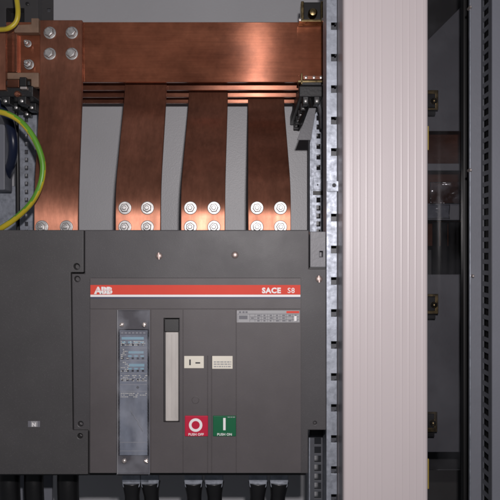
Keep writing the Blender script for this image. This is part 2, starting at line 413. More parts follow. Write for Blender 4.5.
# lower clamp: copper-coloured contact bar with a small brass angle
d = 1.465
root = thing('contact_clip', 'small brass angle and coppery contact strip under the right end of the front busbar', 'clip', (X(312,d),Y(d),Z(78,d)))
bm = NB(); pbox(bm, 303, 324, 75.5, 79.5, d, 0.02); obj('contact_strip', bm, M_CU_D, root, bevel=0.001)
bm = NB(); pbox(bm, 301, 302.5, 73, 84, d-0.003, 0.006); pbox(bm, 298, 324, 80.3, 82.3, d-0.003, 0.02); obj('angle_bracket', bm, M_BRASS, root, bevel=0.0006)
for q in (306, 314, 321):
    bm = NB(); lathe(bm, (X(q,d), Y(d), Z(77.5,d)), [(0.0034,0.0),(0.0032,-0.002),(0.0014,-0.0028)], 14); obj('rivet', bm, M_BRIGHT, root, smooth=True)
for (sx, sy, r_) in ((311, 89, 0.006), (319, 98, 0.008), (301, 101, 0.006)):
    pass
# thin control wires bunched under the right support
for k, (pp, r_, m_, lab) in enumerate((
    ([(306,86,1.50),(303,96,1.51),(306,108,1.53),(300,122,1.58)], 0.0042, M_BLACK, 'leftmost thin black wire hanging under the right busbar support'),
    ([(313,87,1.49),(310,98,1.49),(313,110,1.51),(311,126,1.55)], 0.0046, M_BLACK, 'middle thin black wire hanging under the right busbar support'),
    ([(321,86,1.49),(318,99,1.48),(321,112,1.49),(322,128,1.52)], 0.0044, M_ZINC_D, 'grey wire hanging beside the galvanised upright under the right busbar support'))):
    bm = NB(); tube(bm, smooth_path([(X(a,c),Y(c),Z(b_,c)) for a,b_,c in pp]), r_, 12)
    tag(obj('control_wire', bm, m_), lab, 'wire', 'thin wires under the right busbar support')

# ------------------------------------------------------------------ left-hand clutter
d = 1.475
root = thing('bakelite_bracket', 'tan moulded bracket gripping the left end of the front busbar with two bolts', 'bracket', (X(22,d),Y(d),Z(50,d)))
bm = NB()
prism(bm, [(X(a,d),Z(c,d)) for a,c in ((14,32.5),(14,25),(31,24),(31,18),(38.6,18),(38.6,32.5))][::-1], Y(d), Y(d)+0.02)
obj('upper_jaw', bm, M_TAN, root, bevel=0.0015)
bm = NB()
prism(bm, [(X(a,d),Z(c,d)) for a,c in ((7,72.5),(38.6,72.5),(38.6,87),(31,87),(31,79),(7,79))][::-1], Y(d), Y(d)+0.02)
obj('lower_jaw', bm, M_TAN, root, bevel=0.0015)
bm = NB(); pbox(bm, 7, 17, 33, 72, d+0.012, 0.02); obj('spacer', bm, M_CU_D, root, bevel=0.001)
hexbolt(root, (X(25,d), Y(d)+0.021, Z(41,d)), 0.0075, 0.0055, 0.012, stud=0.006)
hexbolt(root, (X(26,d), Y(d)+0.021, Z(62,d)), 0.0105, 0.0085, 0.010, stud=0.010)
bm = NB(); pbox(bm, -14, 5.5, 30, 90, 1.46, 0.012); tag(obj('copper_strip', bm, M_CU_V, bevel=0.001), 'narrow pale copper strip standing at the far left edge beside the bracket', 'copper strip')
d = 1.46
root = thing('contact_block', 'small red and brass contact hanging below the tan bracket', 'contact', (X(16,d),Y(d),Z(84,d)))
bm = NB(); pbox(bm, 7, 19, 79.5, 87, d, 0.015); obj('contact_body', bm, M_CU_D, root, bevel=0.001)
bm = NB(); pbox(bm, 19.5, 26, 77, 86, d-0.005, 0.012); obj('contact_clip', bm, M_BLACK, root, bevel=0.001)
bm = NB(); pbox(bm, 20, 26.5, 86.5, 89, d-0.007, 0.014); obj('contact_tab', bm, M_BRIGHT, root, bevel=0.0006)
bm = NB(); lathe(bm, (X(17.5,d), Y(d)-0.002, Z(94,d)), [(0.006,0.01),(0.006,0.0),(0.003,-0.003)], 16); obj('contact_rivet', bm, M_CU_V, root, smooth=True)
# dark relay housing at the top left
d = 1.58
root = thing('relay_housing', 'dark housing with square openings in the top left corner behind the yellow wire', 'housing', (X(18,d),Y(d),Z(10,d)))
bm = NB(); xs = [X(q,d) for q in (-30, 6, 24, 38)]; zs = [Z(q,d) for q in (36, 24, 8, -30)]
grid_plate(bm, xs, zs, lambda i,j: not (i == 1 and j == 1), Y(d), Y(d)+0.03); obj('housing_shell', bm, M_COVER, root, bevel=0.0015)
bm = NB(); pbox(bm, 5, 25, 7, 25, d+0.032, 0.02); obj('housing_core', bm, M_BLACK, root)
bm = NB(); lathe(bm, (X(27.5,d), Y(d), Z(4,d)), [(0.004,0.002),(0.004,-0.002),(0.002,-0.003)], 12); obj('housing_screw', bm, M_BLACK, root)
d = 1.72
bm = NB(); slotted(bm, X(39,d), X(53,d), Z(26,d), Z(-40,d), X(47,d), X(50.5,d), [Z(q,d) for q in (-22,-6,10)], 0.004, Y(d), Y(d)+0.006)
tag(obj('slotted_post', bm, M_COVER, bevel=0.0008), 'short dark grey slotted post above the left end of the front busbar', 'post')

# left rail with holes
d = 1.62
root = thing('perforated_rail', 'galvanised rail with small square holes left of the leftmost copper bar', 'rail', (X(28,d),Y(d),Z(240,d)), 'slotted mounting rails')
bm = NB(); slotted(bm, X(20,d), X(35.5,d), Z(290,d), Z(96,d), X(24.5,d), X(28,d), [Z(q,d) for q in range(104, 290, 8)], 0.0046, Y(d), Y(d)+0.003)
obj('rail_face', bm, M_ZINC, root, bevel=0.0004)
bm = NB(); box(bm, X(20,d)-0.003, X(20,d)-0.0001, Y(d), Y(d)+0.04, Z(290,d), Z(96,d)); box(bm, X(35.5,d)+0.0001, X(35.5,d)+0.003, Y(d), Y(d)+0.04, Z(290,d), Z(96,d))
obj('rail_flange', bm, M_ZINC, root)
d = 1.66
bm = NB(); pbox(bm, -20, 16.5, 186, 290, d, 0.01); tag(obj('steel_plate', bm, M_ZINC, bevel=0.001), 'plain pale steel plate at the far left below the dark cable', 'plate')
d = 1.56
bm = NB(); pbox(bm, -25, 4.8, 124, 190, d, 0.05); tag(obj('junction_box', bm, M_DOOR, bevel=0.002), 'slate grey box at the left edge inside the loop of yellow and green wire', 'box')
bm = NB(); tube(bm, smooth_path([(X(a,c),Y(c),Z(b_,c)) for a,b_,c in ((-8,96,1.54),(7,118,1.54),(13,140,1.53),(12,160,1.55),(6,178,1.6))]), 0.0095, 16)
tag(obj('blue_cable', bm, M_BLUE), 'thick dark blue cable bending down inside the yellow and green loop', 'cable')
bm = NB(); tube(bm, smooth_path([(X(a,c),Y(c),Z(b_,c)) for a,b_,c in ((16,100,1.57),(17.5,150,1.57),(18,200,1.58),(18,262,1.6))]), 0.0042, 12)
tag(obj('black_wire', bm, M_BLACK), 'thin black wire running down beside the perforated rail on the left', 'wire')

# earth wires
bm = NB(); tube(bm, smooth_path([(X(a,c),Y(c),Z(b_,c)) for a,b_,c in ((-30,108,1.40),(-8,111,1.38),(6,113.5,1.37),(20,121,1.365),(32,135,1.36),(40,152,1.36),(43,168,1.36),(40,186,1.36),(31,203,1.365),(17,217,1.38),(3,227,1.39),(-20,240,1.41))]), 0.0054, 20, stripe=0.42, twist=-1.0)
tag(obj('earth_wire', bm, [M_YEL, M_GRN]), 'big loop of yellow and green earth wire in front of the leftmost copper bar', 'wire', 'yellow and green earth wires')
bm = NB(); tube(bm, smooth_path([(X(a,c),Y(c),Z(b_,c)) for a,b_,c in ((15,-25,1.44),(16.5,-4,1.43),(18,12,1.42),(16,22,1.42),(9,28,1.42),(0,29.5,1.43),(-20,30,1.45))]), 0.0048, 18, stripe=0.3, twist=0.25)
tag(obj('earth_wire', bm, [M_YEL, M_YPAPER]), 'short bend of yellow earth wire in the top left corner', 'wire', 'yellow and green earth wires')

# ------------------------------------------------------------------ the circuit breaker
D0 = 1.200; DF = 1.212; DC = 1.207
BR = thing('circuit_breaker', 'big grey moulded air circuit breaker with red band, ivory lever and red and green buttons', 'circuit breaker', (X(200,D0), 0.1, Z(474,D0)))
# rear chassis
bm = NB(); box(bm, X(-60,DF), X(307,DF), Y(DF)+0.0201, Y(DF)+0.19, Z(472,DF)-0.012, Z(233,DF)); obj('chassis', bm, M_BLACK, BR, bevel=0.002)
# moulded surround
P = ((84.6,230),(309,230),(309,268.6),(326.4,268.6),(326.4,430),(308.2,430),(308.2,473.5),(89,473.5),(89,431.2),(73.6,431.2),(71.6,273.6),(84.6,273.6))
bm = NB(); prism(bm, [(X(a,DF),Z(c,DF)) for a,c in P][::-1], Y(DF), Y(DF)+0.02)
sur = obj('surround', bm, M_FLANGE, BR, bevel=0.0014)
cb = NB()
for (px, py, r_) in ((77,279,0.0046),(80.5,424,0.0042)): lathe(cb, (X(px,DF),Y(DF),Z(py,DF)), [(r_,-0.01),(r_,0.012)], 20)
lathe(cb, (X(315,DF),Y(DF),Z(423,DF)), [(0.0026,-0.01),(0.0026,0.006)], 16)
cut(sur, cb)
# neutral-pole cover, left
P = ((-60,230),(83.6,230),(83.6,272.4),(70.6,272.4),(72.6,430.2),(88,430.2),(88,474.5),(-60,474.5))
bm = NB(); prism(bm, [(X(a,DC),Z(c,DC)) for a,c in P][::-1], Y(DC), Y(DC)+0.024)
cov = obj('pole_cover', bm, M_COVER, BR, bevel=0.0012)
cb = NB()
for (px, py, r_) in ((76.5,266.5,0.0050),(80,436,0.0042)): lathe(cb, (X(px,DC),Y(DC),Z(py,DC)), [(r_,-0.01),(r_,0.016)], 20)
cut(cov, cb)
bm = NB(); pbox(bm, 28, 40, 421, 427, DC-0.0006, 0.001); lab = obj('pole_label', bm, M_GREYINK, BR)
bm = NB(); pbox(bm, 31, 37.5, 421.2, 426.8, DC-0.0010, 0.0003); obj('label_field', bm, M_SILVERLAB, lab)
obj('letter', text_bm('N', 0.0085, X(34.2,DC), Z(426.2,DC), Y(DC)-0.0014, offset=0.0003, sx=1.0), M_WHITE, lab)
# front panel
bm = NB(); g = 0.55
cols = [(150.8,309.8,480),(183,309.8,480),(207.6,356,480),(211.6,356,480),(236.2,309.8,480)]
pxs = sorted({90,301,118.6,148.4,163.6,179.6} | {q+t for q,_,_ in cols for t in (-g/2, g/2)})
pzs = sorted({473,278,309-g/2,309+g/2,422.3,318,456,329.5,356}, reverse=True)
def opening(x, y):
    return (163.6 < x < 179.6 and 318 < y < 422.3) or (118.6 < x < 148.4 and 329.5 < y < 456)
def groove(x, y):
    return abs(y-309) < g/2 or any(abs(x-q) < g/2 and a < y < e for q, a, e in cols)
mid = lambda L_, i: (L_[i]+L_[i+1])/2
gx = [X(q,D0) for q in pxs]; gz = [Z(q,D0) for q in pzs]
grid_plate(bm, gx, gz, lambda i, j: not opening(mid(pxs,i), mid(pzs,j)) and not groove(mid(pxs,i), mid(pzs,j)), 0.0, 0.0014)
fp = obj('front_panel', bm, M_BODY, BR, bevel=0.0004)
bm = NB(); grid_plate(bm, gx, gz, lambda i, j: not opening(mid(pxs,i), mid(pzs,j)), 0.00145, 0.0118)
obj('panel_base', bm, M_BODY, BR)
bm = NB()
lathe(bm, (X(195.5,D0),0,Z(400,D0)), [(0.0062,0.0003),(0.0062,-0.0004),(0.0056,-0.0006),(0.0050,-0.0002)], 24); obj('blanking_plug', bm, M_BODY, BR)
# red band with white line
bm = NB(); pbox(bm, 90.4, 300.4, 285, 294.6, D0-0.0006, 0.0005); obj('red_band', bm, M_RED, BR)
bm = NB(); pbox(bm, 90.4, 300.4, 294.7, 296.9, D0-0.0006, 0.0005); obj('white_line', bm, M_WHITE, BR)
bm = NB(); pbox(bm, 90.4, 300.4, 297.0, 298.6, D0-0.0006, 0.0005); obj('navy_line', bm, M_NAVY, BR)
# block logo: three heavy letters crossed by hairlines
yl = -0.0011
bm = text_bm('ABB', 0.0143, X(103.6,D0), Z(293.4,D0), yl, offset=0.0010, sx=1.07, space=0.99)
logo = obj('logo', bm, M_WHITE, BR)
bm = NB()
box(bm, X(93,D0), X(114,D0), yl-0.0005, yl-0.0003, Z(290.1,D0)-0.0002, Z(290.1,D0)+0.0002)
for q in (97.2, 103.9, 110.4): box(bm, X(q,D0)-0.0002, X(q,D0)+0.0002, yl-0.0005, yl-0.00032, Z(293.9,D0), Z(285.8,D0))
obj('logo_hairlines', bm, M_RED, logo)
obj('lettering', text_bm('SACE', 0.0118, X(262,D0), Z(292.9,D0), yl, 'LEFT', 0.00055, 1.02, 1.12), M_WHITE, BR)
obj('lettering', text_bm('S8', 0.0118, X(287.4,D0), Z(292.9,D0), yl, 'LEFT', 0.0001, 1.0, 1.1), M_WHITE, BR)
# rating plate
bm = NB(); pbox(bm, 236.8, 299.6, 310.4, 322.4, D0-0.0006, 0.0005); rp = obj('rating_plate', bm, M_SILVERLAB, BR)
bm = NB(); yy = D0-0.0010
pbox(bm, 237.5, 299, 313.8, 314.2, yy, 0.0003)
for q in (237.6, 249.6, 254.8, 261.2, 267.4, 273.6, 279.8, 286, 292.4): pbox(bm, q, q+0.35, 314.3, 321.8, yy, 0.0003)
for q in (316.6, 319.4): pbox(bm, 250.1, 299, q, q+0.35, yy-0.0002, 0.0003)
for q in (239, 242.4, 245.4): pbox(bm, q, q+2.2, 311.3, 313, yy, 0.0003)
for r_ in range(3):
    for q in range(8):
        if random.random() < 0.85:
            a = 251+q*6.25; pbox(bm, a, a+random.uniform(1.6,3.4), 314.8+r_*2.7, 316.0+r_*2.7, yy-0.0003, 0.0002)
pbox(bm, 239, 247.5, 315.6, 319.2, yy, 0.0003)
obj('rating_print', bm, M_GREYINK, rp)
bm = NB(); pbox(bm, 286.4, 299.2, 311.0, 313.2, yy, 0.0003); obj('red_strip', bm, M_RED, rp)
bm = NB(); pbox(bm, 294.2, 296.6, 316, 321, yy-0.0006, 0.0002); obj('white_mark', bm, M_WHITE, rp)
# position labels
bm = NB(); pbox(bm, 184.2, 203.8, 356, 368.2, D0-0.0008, 0.0007); l1 = obj('position_label', bm, M_CREAM, BR, bevel=0.0003)
bm = NB(); pbox(bm, 189.2, 190.8, 359.5, 365.2, D0-0.0013, 0.0004); pbox(bm, 195.4, 200.2, 362.2, 363.6, D0-0.0013, 0.0004); obj('label_print', bm, M_INK, l1)
bm = NB(); pbox(bm, 212.2, 232.6, 356, 368.8, D0-0.0008, 0.0007); l2 = obj('position_label', bm, M_CREAM, BR, bevel=0.0003)
bm = NB()
for q in (361.4, 363.6, 366.0):
    a = 213.8
    while a < 230.5:
        e = min(a+random.uniform(1.2,3.4), 231.2); pbox(bm, a, e, q, q+1.1, D0-0.0013, 0.0004); a = e+0.6
obj('label_print', bm, M_SILVERLAB, l2)
# charging lever in its slot
bm = NB(); pbox(bm, 164.6, 178.8, 319, 331.6, D0+0.004, 0.0065); obj('slot_shutter', bm, M_BLACK, BR, bevel=0.0006)
bm = NB(); pts = []
pbox(bm, 165.4, 178.4, 332.2, 421.3, D0+0.0002, 0.0105); lev = obj('charging_lever', bm, M_HANDLE, BR, bevel=0.0016, seg=3)
bm = NB()
for q in (167.6, 171.8, 176): pbox(bm, q-0.45, q+0.45, 334.5, 417.5, D0-0.0004, 0.0008)
obj('lever_rib', bm, M_HANDLE, lev, bevel=0.0003)
# push buttons
def button(px0, px1, m_, name, word):
    bm = NB(); pbox(bm, px0, px1, 415.8, 436.4, D0-0.0030, 0.0032); o = obj(name, bm, m_, BR, bevel=0.0009)
    return o
ob = button(184.8, 208.0, M_BTNR, 'off_button', 'PUSH OFF')
bm = NB(); cx, cz = X(195.8,D0), Z(424.6,D0); n = 36; r0, r1 = 0.0066, 0.0108
for y_, in ((-0.0034,),):
    vi = [[bm.verts.new((cx+r*math.cos(2*math.pi*k/n), y, cz+r*math.sin(2*math.pi*k/n))) for k in range(n)] for r, y in ((r0,-0.0028),(r0,-0.0034),(r1,-0.0034),(r1,-0.0028))]
    for a, e in zip(vi, vi[1:]):
        for k in range(n): bm.faces.new((a[k], a[(k+1)%n], e[(k+1)%n], e[k]))
bmesh.ops.recalc_face_normals(bm, faces=bm.faces[:])
obj('ring_mark', bm, M_WHITE, ob)
obj('lettering', text_bm('PUSH OFF', 0.0054, X(196.2,D0), Z(435.0,D0), -0.0033, offset=0.00012, space=1.05), M_WHITE, ob)
og = button(213.0, 236.0, M_BTNG, 'on_button', 'PUSH ON')
bm = NB(); pbox(bm, 223.2, 225.6, 418.0, 430.2, D0-0.0034, 0.0006)
obj('bar_mark', bm, M_WHITE, og)
bm = NB()
for a, e in ((227.6,230),(230.5,232.2),(232.7,235)): pbox(bm, a, e, 416.8, 417.6, D0-0.0033, 0.0004)
obj('fine_print', bm, M_SILVERLAB, og)
obj('lettering', text_bm('PUSH ON', 0.0054, X(224.6,D0), Z(435.0,D0), -0.0033, offset=0.00012, space=1.05), M_WHITE, og)
# protection relay behind its clear cover
bm = NB(); pbox(bm, 119.4, 147.6, 330.2, 455.4, D0+0.003, 0.0048); rel = obj('protection_relay', bm, M_RELAY, BR, bevel=0.0006)
yr = D0+0.0026
bm = NB()
for q in (347.6, 360.4, 373.0, 384.2, 391.0, 442.0, 450.6):
    b = NB(); pbox(b, 120, 147, q, q+0.7, yr, 0.0003); obj('divider_line', b, M_SILVERLAB, rel)
for k in range(7): pbox(bm, 121+k*3.7, 123.2+k*3.7, 332.2, 333.6, yr, 0.0003)
obj('title_print', bm, M_SILVERLAB, rel)
bm = NB(); pbox(bm, 120.5, 146.6, 331, 334.8, yr+0.0002, 0.0002); obj('title_field', bm, M_GREYINK, rel)
bm = NB()
pbox(bm, 121.6, 143.8, 337.0, 339.6, yr, 0.0003); pbox(bm, 128.5, 143.6, 351.2, 353.6, yr, 0.0003); pbox(bm, 129, 144.4, 363.8, 366.6, yr, 0.0003)
for q0 in (341.4, 355.2, 367.8):
    for k in range(4):
        if q0 < 350 or k > 0: pbox(bm, 122+k*6.1, 125.6+k*6.1, q0, q0+1.8, yr, 0.0003)
obj('blue_field', bm, M_CYAN, rel)
bm = NB()
for q0 in (343.9, 357.4, 369.9, 379):
    for k in range(5): pbox(bm, 121.4+k*5.1, 123.6+k*5.1, q0, q0+1.9, yr, 0.0003)
obj('dip_switches', bm, M_INK, rel)
bm = NB(); lathe(bm, (X(137.5,D0), 0.0028, Z(387.6,D0)), [(0.0021,0.001),(0.0021,-0.0012),(0.001,-0.0016)], 16); obj('test_button', bm, M_INK, rel)
bm = NB()
for q0, q1 in ((341.2,346.6),(349.2,359.2),(362,372.2),(375.2,382.6),(393,398)):
    y_ = q0
    while y_ < q1-0.8:
        a = 120.8
        while a < (127.6 if 348 < y_ < 373 else 145.5):
            e_ = a+random.uniform(0.7,2.2)
            if random.random() < 0.62: pbox(bm, a, e_, y_, y_+0.75, yr-0.0003, 0.0002)
            a = e_+0.55
        y_ += 1.75
tag(obj('small_print', bm, M_CREAM, rel), None, None, kind='stuff')
for q in (119.2, 147.8):   # serrated edges of the relay window
    bm = NB()
    for k in range(34): pbox(bm, q-0.5, q+0.5, 333+k*3.6, 335+k*3.6, D0-0.0002, 0.0012)
    obj('edge_teeth', bm, M_INK, rel)
bm = NB(); pbox(bm, 117.2, 149.8, 309.9, 474.2, D0-0.0075, 0.0018)
box(bm, X(117.2,D0), X(117.9,D0), -0.0056, -0.0002, Z(474.2,D0), Z(309.9,D0)); box(bm, X(149.1,D0), X(149.8,D0), -0.0056, -0.0002, Z(474.2,D0), Z(309.9,D0))
cc = obj('clear_cover', bm, M_CLEAR, BR)
bm = NB(); tube(bm, [Vector((X(a,D0), -0.0077, Z(c,D0))) for a, c in ((131.6,409.5),(133.5,414),(134.2,413.2),(136.2,417.8),(138.4,419.6),(139,422.8),(141.8,426.5),(143.4,430.2))], 0.00022, 6)
obj('cover_streak', bm, M_SILVERLAB, cc)  # thin pale jagged line laid on the clear cover
bm = NB(); pbox(bm, 117.6, 149.4, 310.4, 328.6, D0-0.0003, 0.0002); obj('cover_backing', bm, M_BODY, BR)
for q in (117.2, 149.3):
    bm = NB(); pbox(bm, q, q+0.5, 309.9, 474.2, D0-0.0079, 0.0003); obj('cover_edge', bm, M_GREYINK if q > 120 else M_SILVERLAB, cc)  # pale strips paint the bright lines of light along the cover's edges
for q in (309.9, 473.7):
    bm = NB(); pbox(bm, 117.8, 149.2, q, q+0.4, D0-0.0079, 0.0003); obj('cover_edge', bm, M_GREYINK, cc)
for (px, py) in ((122.6,324.2),(145,324.2),(125,459.6),(147,459.6)):
    bm = NB(); c = (X(px,D0), -0.0076, Z(py,D0))
    lathe(bm, c, [(0.0038,0.0),(0.0037,-0.0010),(0.0026,-0.0022),(0.0010,-0.0026)], 18)
    s = obj('cover_screw', bm, M_BRIGHT, cc, smooth=True)
    cb = NB(); a = random.uniform(0,3.1)
    box(cb, -0.004, 0.004, -0.02, c[1]-0.0014, -0.0005, 0.0005)
    for v in cb.verts:
        x_, z_ = v.co.x, v.co.z; v.co.x = c[0]+x_*math.cos(a)-z_*math.sin(a); v.co.z = c[2]+x_*math.sin(a)+z_*math.cos(a)
    cut(s, cb)
for (px, py, dd) in ((159,256,DF),(235,255,DF),(319,279,DF)):
    c = (X(px,dd), Y(dd), Z(py,dd))
    bm = NB(); lathe(bm, c, [(0.0058,-0.0001),(0.0056,-0.0014),(0.0040,-0.0028),(0.0014,-0.0033)], 20)
    s = obj('screw', bm, M_SCREW, BR, smooth=True)
    if px != 235:
        cb = NB(); a = random.uniform(-0.12,0.12)+math.pi/2
        box(cb, -0.008, 0.008, -0.02, c[1]-0.0012, -0.0008, 0.0008)
        for v in cb.verts:
            x_, z_ = v.co.x, v.co.z; v.co.x = c[0]+x_*math.cos(a)-z_*math.sin(a); v.co.z = c[2]+x_*math.sin(a)+z_*math.cos(a)
        cut(s, cb)
# auxiliary terminal block at the breaker's top right shoulder
d = 1.225
root = thing('terminal_block', 'small grey terminal block with a square hole at the right shoulder of the breaker', 'terminal block', (X(317,d),Y(d),Z(266,d)))
bm = NB(); pbox(bm, 310, 325.6, 231.5, 267.4, d, 0.06); tb = obj('block_body', bm, M_PLATE, root, bevel=0.001)
cb = NB(); pbox(cb, 320.3, 323.6, 251.2, 257, d-0.01, 0.03); cut(tb, cb)
bm = NB(); pbox(bm, 309.4, 325.6, 267.6, 268.4, d-0.004, 0.05); obj('block_foot', bm, M_BLACK, root)

# ------------------------------------------------------------------ cables below the breaker
d = 1.33
lc = ['first', 'second', 'third', 'fourth', 'fifth', 'sixth']
for k, px in enumerate((131.5, 150, 193.5, 214, 258, 279)):
    root = thing('power_cable', lc[k]+' black cable from the left under the front panel, with a pale metal lug', 'cable', (X(px,d),Y(d),Z(500,d)), 'black power cables under the breaker')
    bm = NB(); hw = X(250+9.2,d)
    pts = [(-hw*0.95,Z(470,d)),(hw*0.95,Z(470,d)),(hw,Z(480,d)),(hw*0.92,Z(486,d)),(hw*0.5,Z(490,d)),(-hw*0.5,Z(490,d)),(-hw*0.92,Z(486,d)),(-hw,Z(480,d))]
    prism(bm, [(X(px,d)+a, z) for a, z in pts][::-1], Y(d)-0.004, Y(d)+0.002)
    obj('lug', bm, M_ZINC, root, bevel=0.001)
    bm = NB(); j = random.uniform(-0.004,0.004)
    path = smooth_path([(X(px,d),Y(d)+0.006,Z(483,d)),(X(px,d)+j*0.2,Y(d)+0.006,Z(490,d)),(X(px,d)+j*0.6,Y(d)+0.007,Z(500,d)),(X(px,d)+j,Y(d)+0.010,Z(520,d)),(X(px,d)+j*1.5,Y(d)+0.02,Z(600,d))], 6)
    tube(bm, path, lambda t: 0.0178-0.0045*min(1,t*2.2), 20)
    obj('heat_shrink', bm, M_RUBBER, root)
for k, (px, r_) in enumerate(((68, 0.0195), (34, 0.0175), (9, 0.02))):
    bm = NB(); tube(bm, smooth_path([(X(px,1.36),Y(1.36),Z(470,1.36)),(X(px,1.36),Y(1.36),Z(490,1.36)),(X(px+0.5,1.36),Y(1.37),Z(530,1.37)),(X(px,1.36),Y(1.4),Z(620,1.4))]), r_, 20)
    tag(obj('power_cable', bm, M_RUBBER), ['rightmost black cable under the charcoal pole cover', 'middle black cable under the charcoal pole cover', 'leftmost black cable under the charcoal pole cover'][k], 'cable', 'black cables under the pole cover')
d = 1.5
bm = NB(); pbox(bm, -40, 52, 470, 640, d, 0.01); tag(obj('cable_tray', bm, M_DOOR, bevel=0.001), 'dark upright tray behind the cables at the bottom left corner', 'tray')
bm = NB(); pbox(bm, 58, 61, 476, 640, 1.42, 0.01); tag(obj('metal_strip', bm, M_ZINC_D, bevel=0.001), 'narrow grey metal strip between the cables at the bottom left', 'strip')

# ------------------------------------------------------------------ rails beside the breaker
d = 1.60
root = thing('slotted_rail', 'upper slim galvanised rail with small dark slots between the copper bars and the front upright', 'rail', (X(318,d),Y(d),Z(242,d)), 'slotted mounting rails')
bm = NB(); slotted(bm, X(311.5,d), X(324.4,d), Z(262,d), Z(112,d), X(316.6,d), X(320.4,d), [Z(q,d) for q in (118,127,136,146.5,157,167.5)]+[Z(q,d) for q in range(200, 262, 8)], 0.0052, Y(d), Y(d)+0.003)
obj('rail_face', bm, M_ZINC, root, bevel=0.0004)
bm = NB(); box(bm, X(311.5,d)-0.0031, X(311.5,d)-0.0001, Y(d), Y(d)+0.05, Z(262,d), Z(112,d)); box(bm, X(324.4,d)+0.0001, X(324.4,d)+0.003, Y(d), Y(d)+0.05, Z(262,d), Z(112,d))
obj('rail_flange', bm, M_ZINC, root)
bm = NB(); pbox(bm, 313, 324, 178, 190, d-0.004, 0.0038); pl = obj('splice_plate', bm, M_ZINC, root, bevel=0.0006)
bm = NB(); lathe(bm, (X(317.5,d),Y(d)-0.0041,Z(185,d)), [(0.0018,0.0),(0.0018,-0.0006)], 12); obj('hole_shade', bm, M_INK, pl)  # black disc paints the darkness of a hole
bm = NB(); pbox(bm, 313, 324, 191, 195, d-0.003, 0.0028); obj('clip', bm, M_BLACK, root)
d = 1.50
bm = NB(); prism(bm, [(X(a,d),Z(c,d)) for a,c in ((297,140),(309,108),(316,108),(311,140))], Y(d), Y(d)+0.003)
tag(obj('gusset_plate', bm, M_PLATE, bevel=0.0005), 'small slanted grey gusset plate at the top of the slim slotted rail', 'bracket')
d = 1.36
root = thing('ladder_rail', 'dark slotted rail with closely spaced rungs at the bottom right of the breaker', 'rail', (X(316,d),Y(d),Z(500,d)), 'slotted mounting rails')
bm = NB(); slotted(bm, X(309.5,d), X(325,d), Z(620,d), Z(432,d), X(314.5,d), X(321,d), [Z(q,d) for q in range(441, 620, 9)], 0.006, Y(d), Y(d)+0.003)
obj('rail_face', bm, M_SHADE_STEEL, root, bevel=0.0004)  # face colour darkened to paint the shadow on this rail
bm = NB(); box(bm, X(309.5,d)-0.002, X(309.5,d)-0.0001, Y(d)-0.012, Y(d)+0.03, Z(620,d), Z(436,d)); obj('rail_flange', bm, M_ZINC, root)
bm = NB(); pbox(bm, 310.5, 325.2, 430, 436, d-0.02, 0.018); obj('end_stop', bm, M_BLACK, root, bevel=0.001)

# front galvanised upright with square notches
d = 1.27
yc = [26, 57.5, 89, 120.5, 152, 217.5, 249.5, 281, 313, 345, 377, 408, 439, 470, 498]
yc = [-37, -5.5] + yc + [530, 562]
root = thing('slotted_upright', 'bright galvanised upright with evenly spaced square notches beside the beige duct', 'upright', (X(334,d),Y(d),Z(500,d)))
bm = NB(); zs = sorted({Z(620,d), Z(-90,d)} | {Z(q,d)+t for q in yc for t in (-0.0062, 0.0062)})
grid_plate(bm, [X(326.4,d), X(331.2,d), X(337.0,d)], zs, lambda i, j: not (i == 1 and any(abs((zs[j]+zs[j+1])/2-Z(q,d)) < 0.006 for q in yc)), Y(d), Y(d)+0.0025)
obj('upright_face', bm, M_ZINC, root, bevel=0.0005)
bm = NB(); box(bm, X(326.4,d)+0.0001, X(326.4,d)+0.0025, Y(d)+0.0026, Y(d)+0.06, Z(620,d), Z(-90,d)); obj('upright_side', bm, M_ZINC, root)
bm = NB(); zs = sorted({Z(620,d), Z(-90,d)} | {Z(q,d)+t for q in yc for t in (-0.0062, 0.0062)})
for z0_, z1_ in zip(zs, zs[1:]):
    if not any(abs((z0_+z1_)/2-Z(q,d)) < 0.006 for q in yc):
        bm = NB(); box(bm, X(337.0,d)-0.0025, X(337.0,d)-0.0001, Y(d)+0.0026, Y(d)+0.014, z0_, z1_); obj('upright_web', bm, M_ZINC, root)
d2 = d+0.014
bm = NB(); slotted(bm, X(337.2,d2), X(346,d2), Z(620,d2), Z(-90,d2), X(337.6,d2), X(342.6,d2), [Z(q,d2) for q in yc], 0.0068, Y(d2), Y(d2)+0.0025)
obj('upright_return', bm, M_ZINC_D, root, bevel=0.0004)
bm = NB(); box(bm, X(331,d), X(346,d), Y(d)+0.05, Y(d)+0.054, Z(620,d), Z(-90,d)); obj('upright_back', bm, M_SHADE_STEEL, root)  # dark sheet paints the shade deep inside the notches
for q in yc:      # folded tongue left at each notch
    bm = NB(); pbox(bm, 338.6, 342.4, q-1.4, q+1.9, d2+0.005, 0.002); obj('notch_tongue', bm, M_BRASS, root, bevel=0.0003)
bm = NB(); pbox(bm, 327.0, 342.0, 181, 191.5, d-0.0028, 0.0026); sp = obj('splice_plate', bm, M_ZINC, root, bevel=0.0006)
cb = NB(); lathe(cb, (X(334,d),Y(d),Z(185.4,d)), [(0.0030,-0.01),(0.0030,-0.0013)], 16); cut(sp, cb)
bm = NB(); box(bm, X(334,d)-0.004, X(334,d)+0.004, Y(d)+0.0027, Y(d)+0.004, Z(185.4,d)-0.004, Z(185.4,d)+0.004); obj('plate_pin', bm, M_BLACK, root)
bm = NB(); lathe(bm, (X(334,d),Y(d)-0.0028,Z(185.4,d)), [(0.0028,0.0012),(0.0028,0.0010)], 14); obj('hole_shade', bm, M_INK, sp)  # dark disc painted in for the shade inside the hole

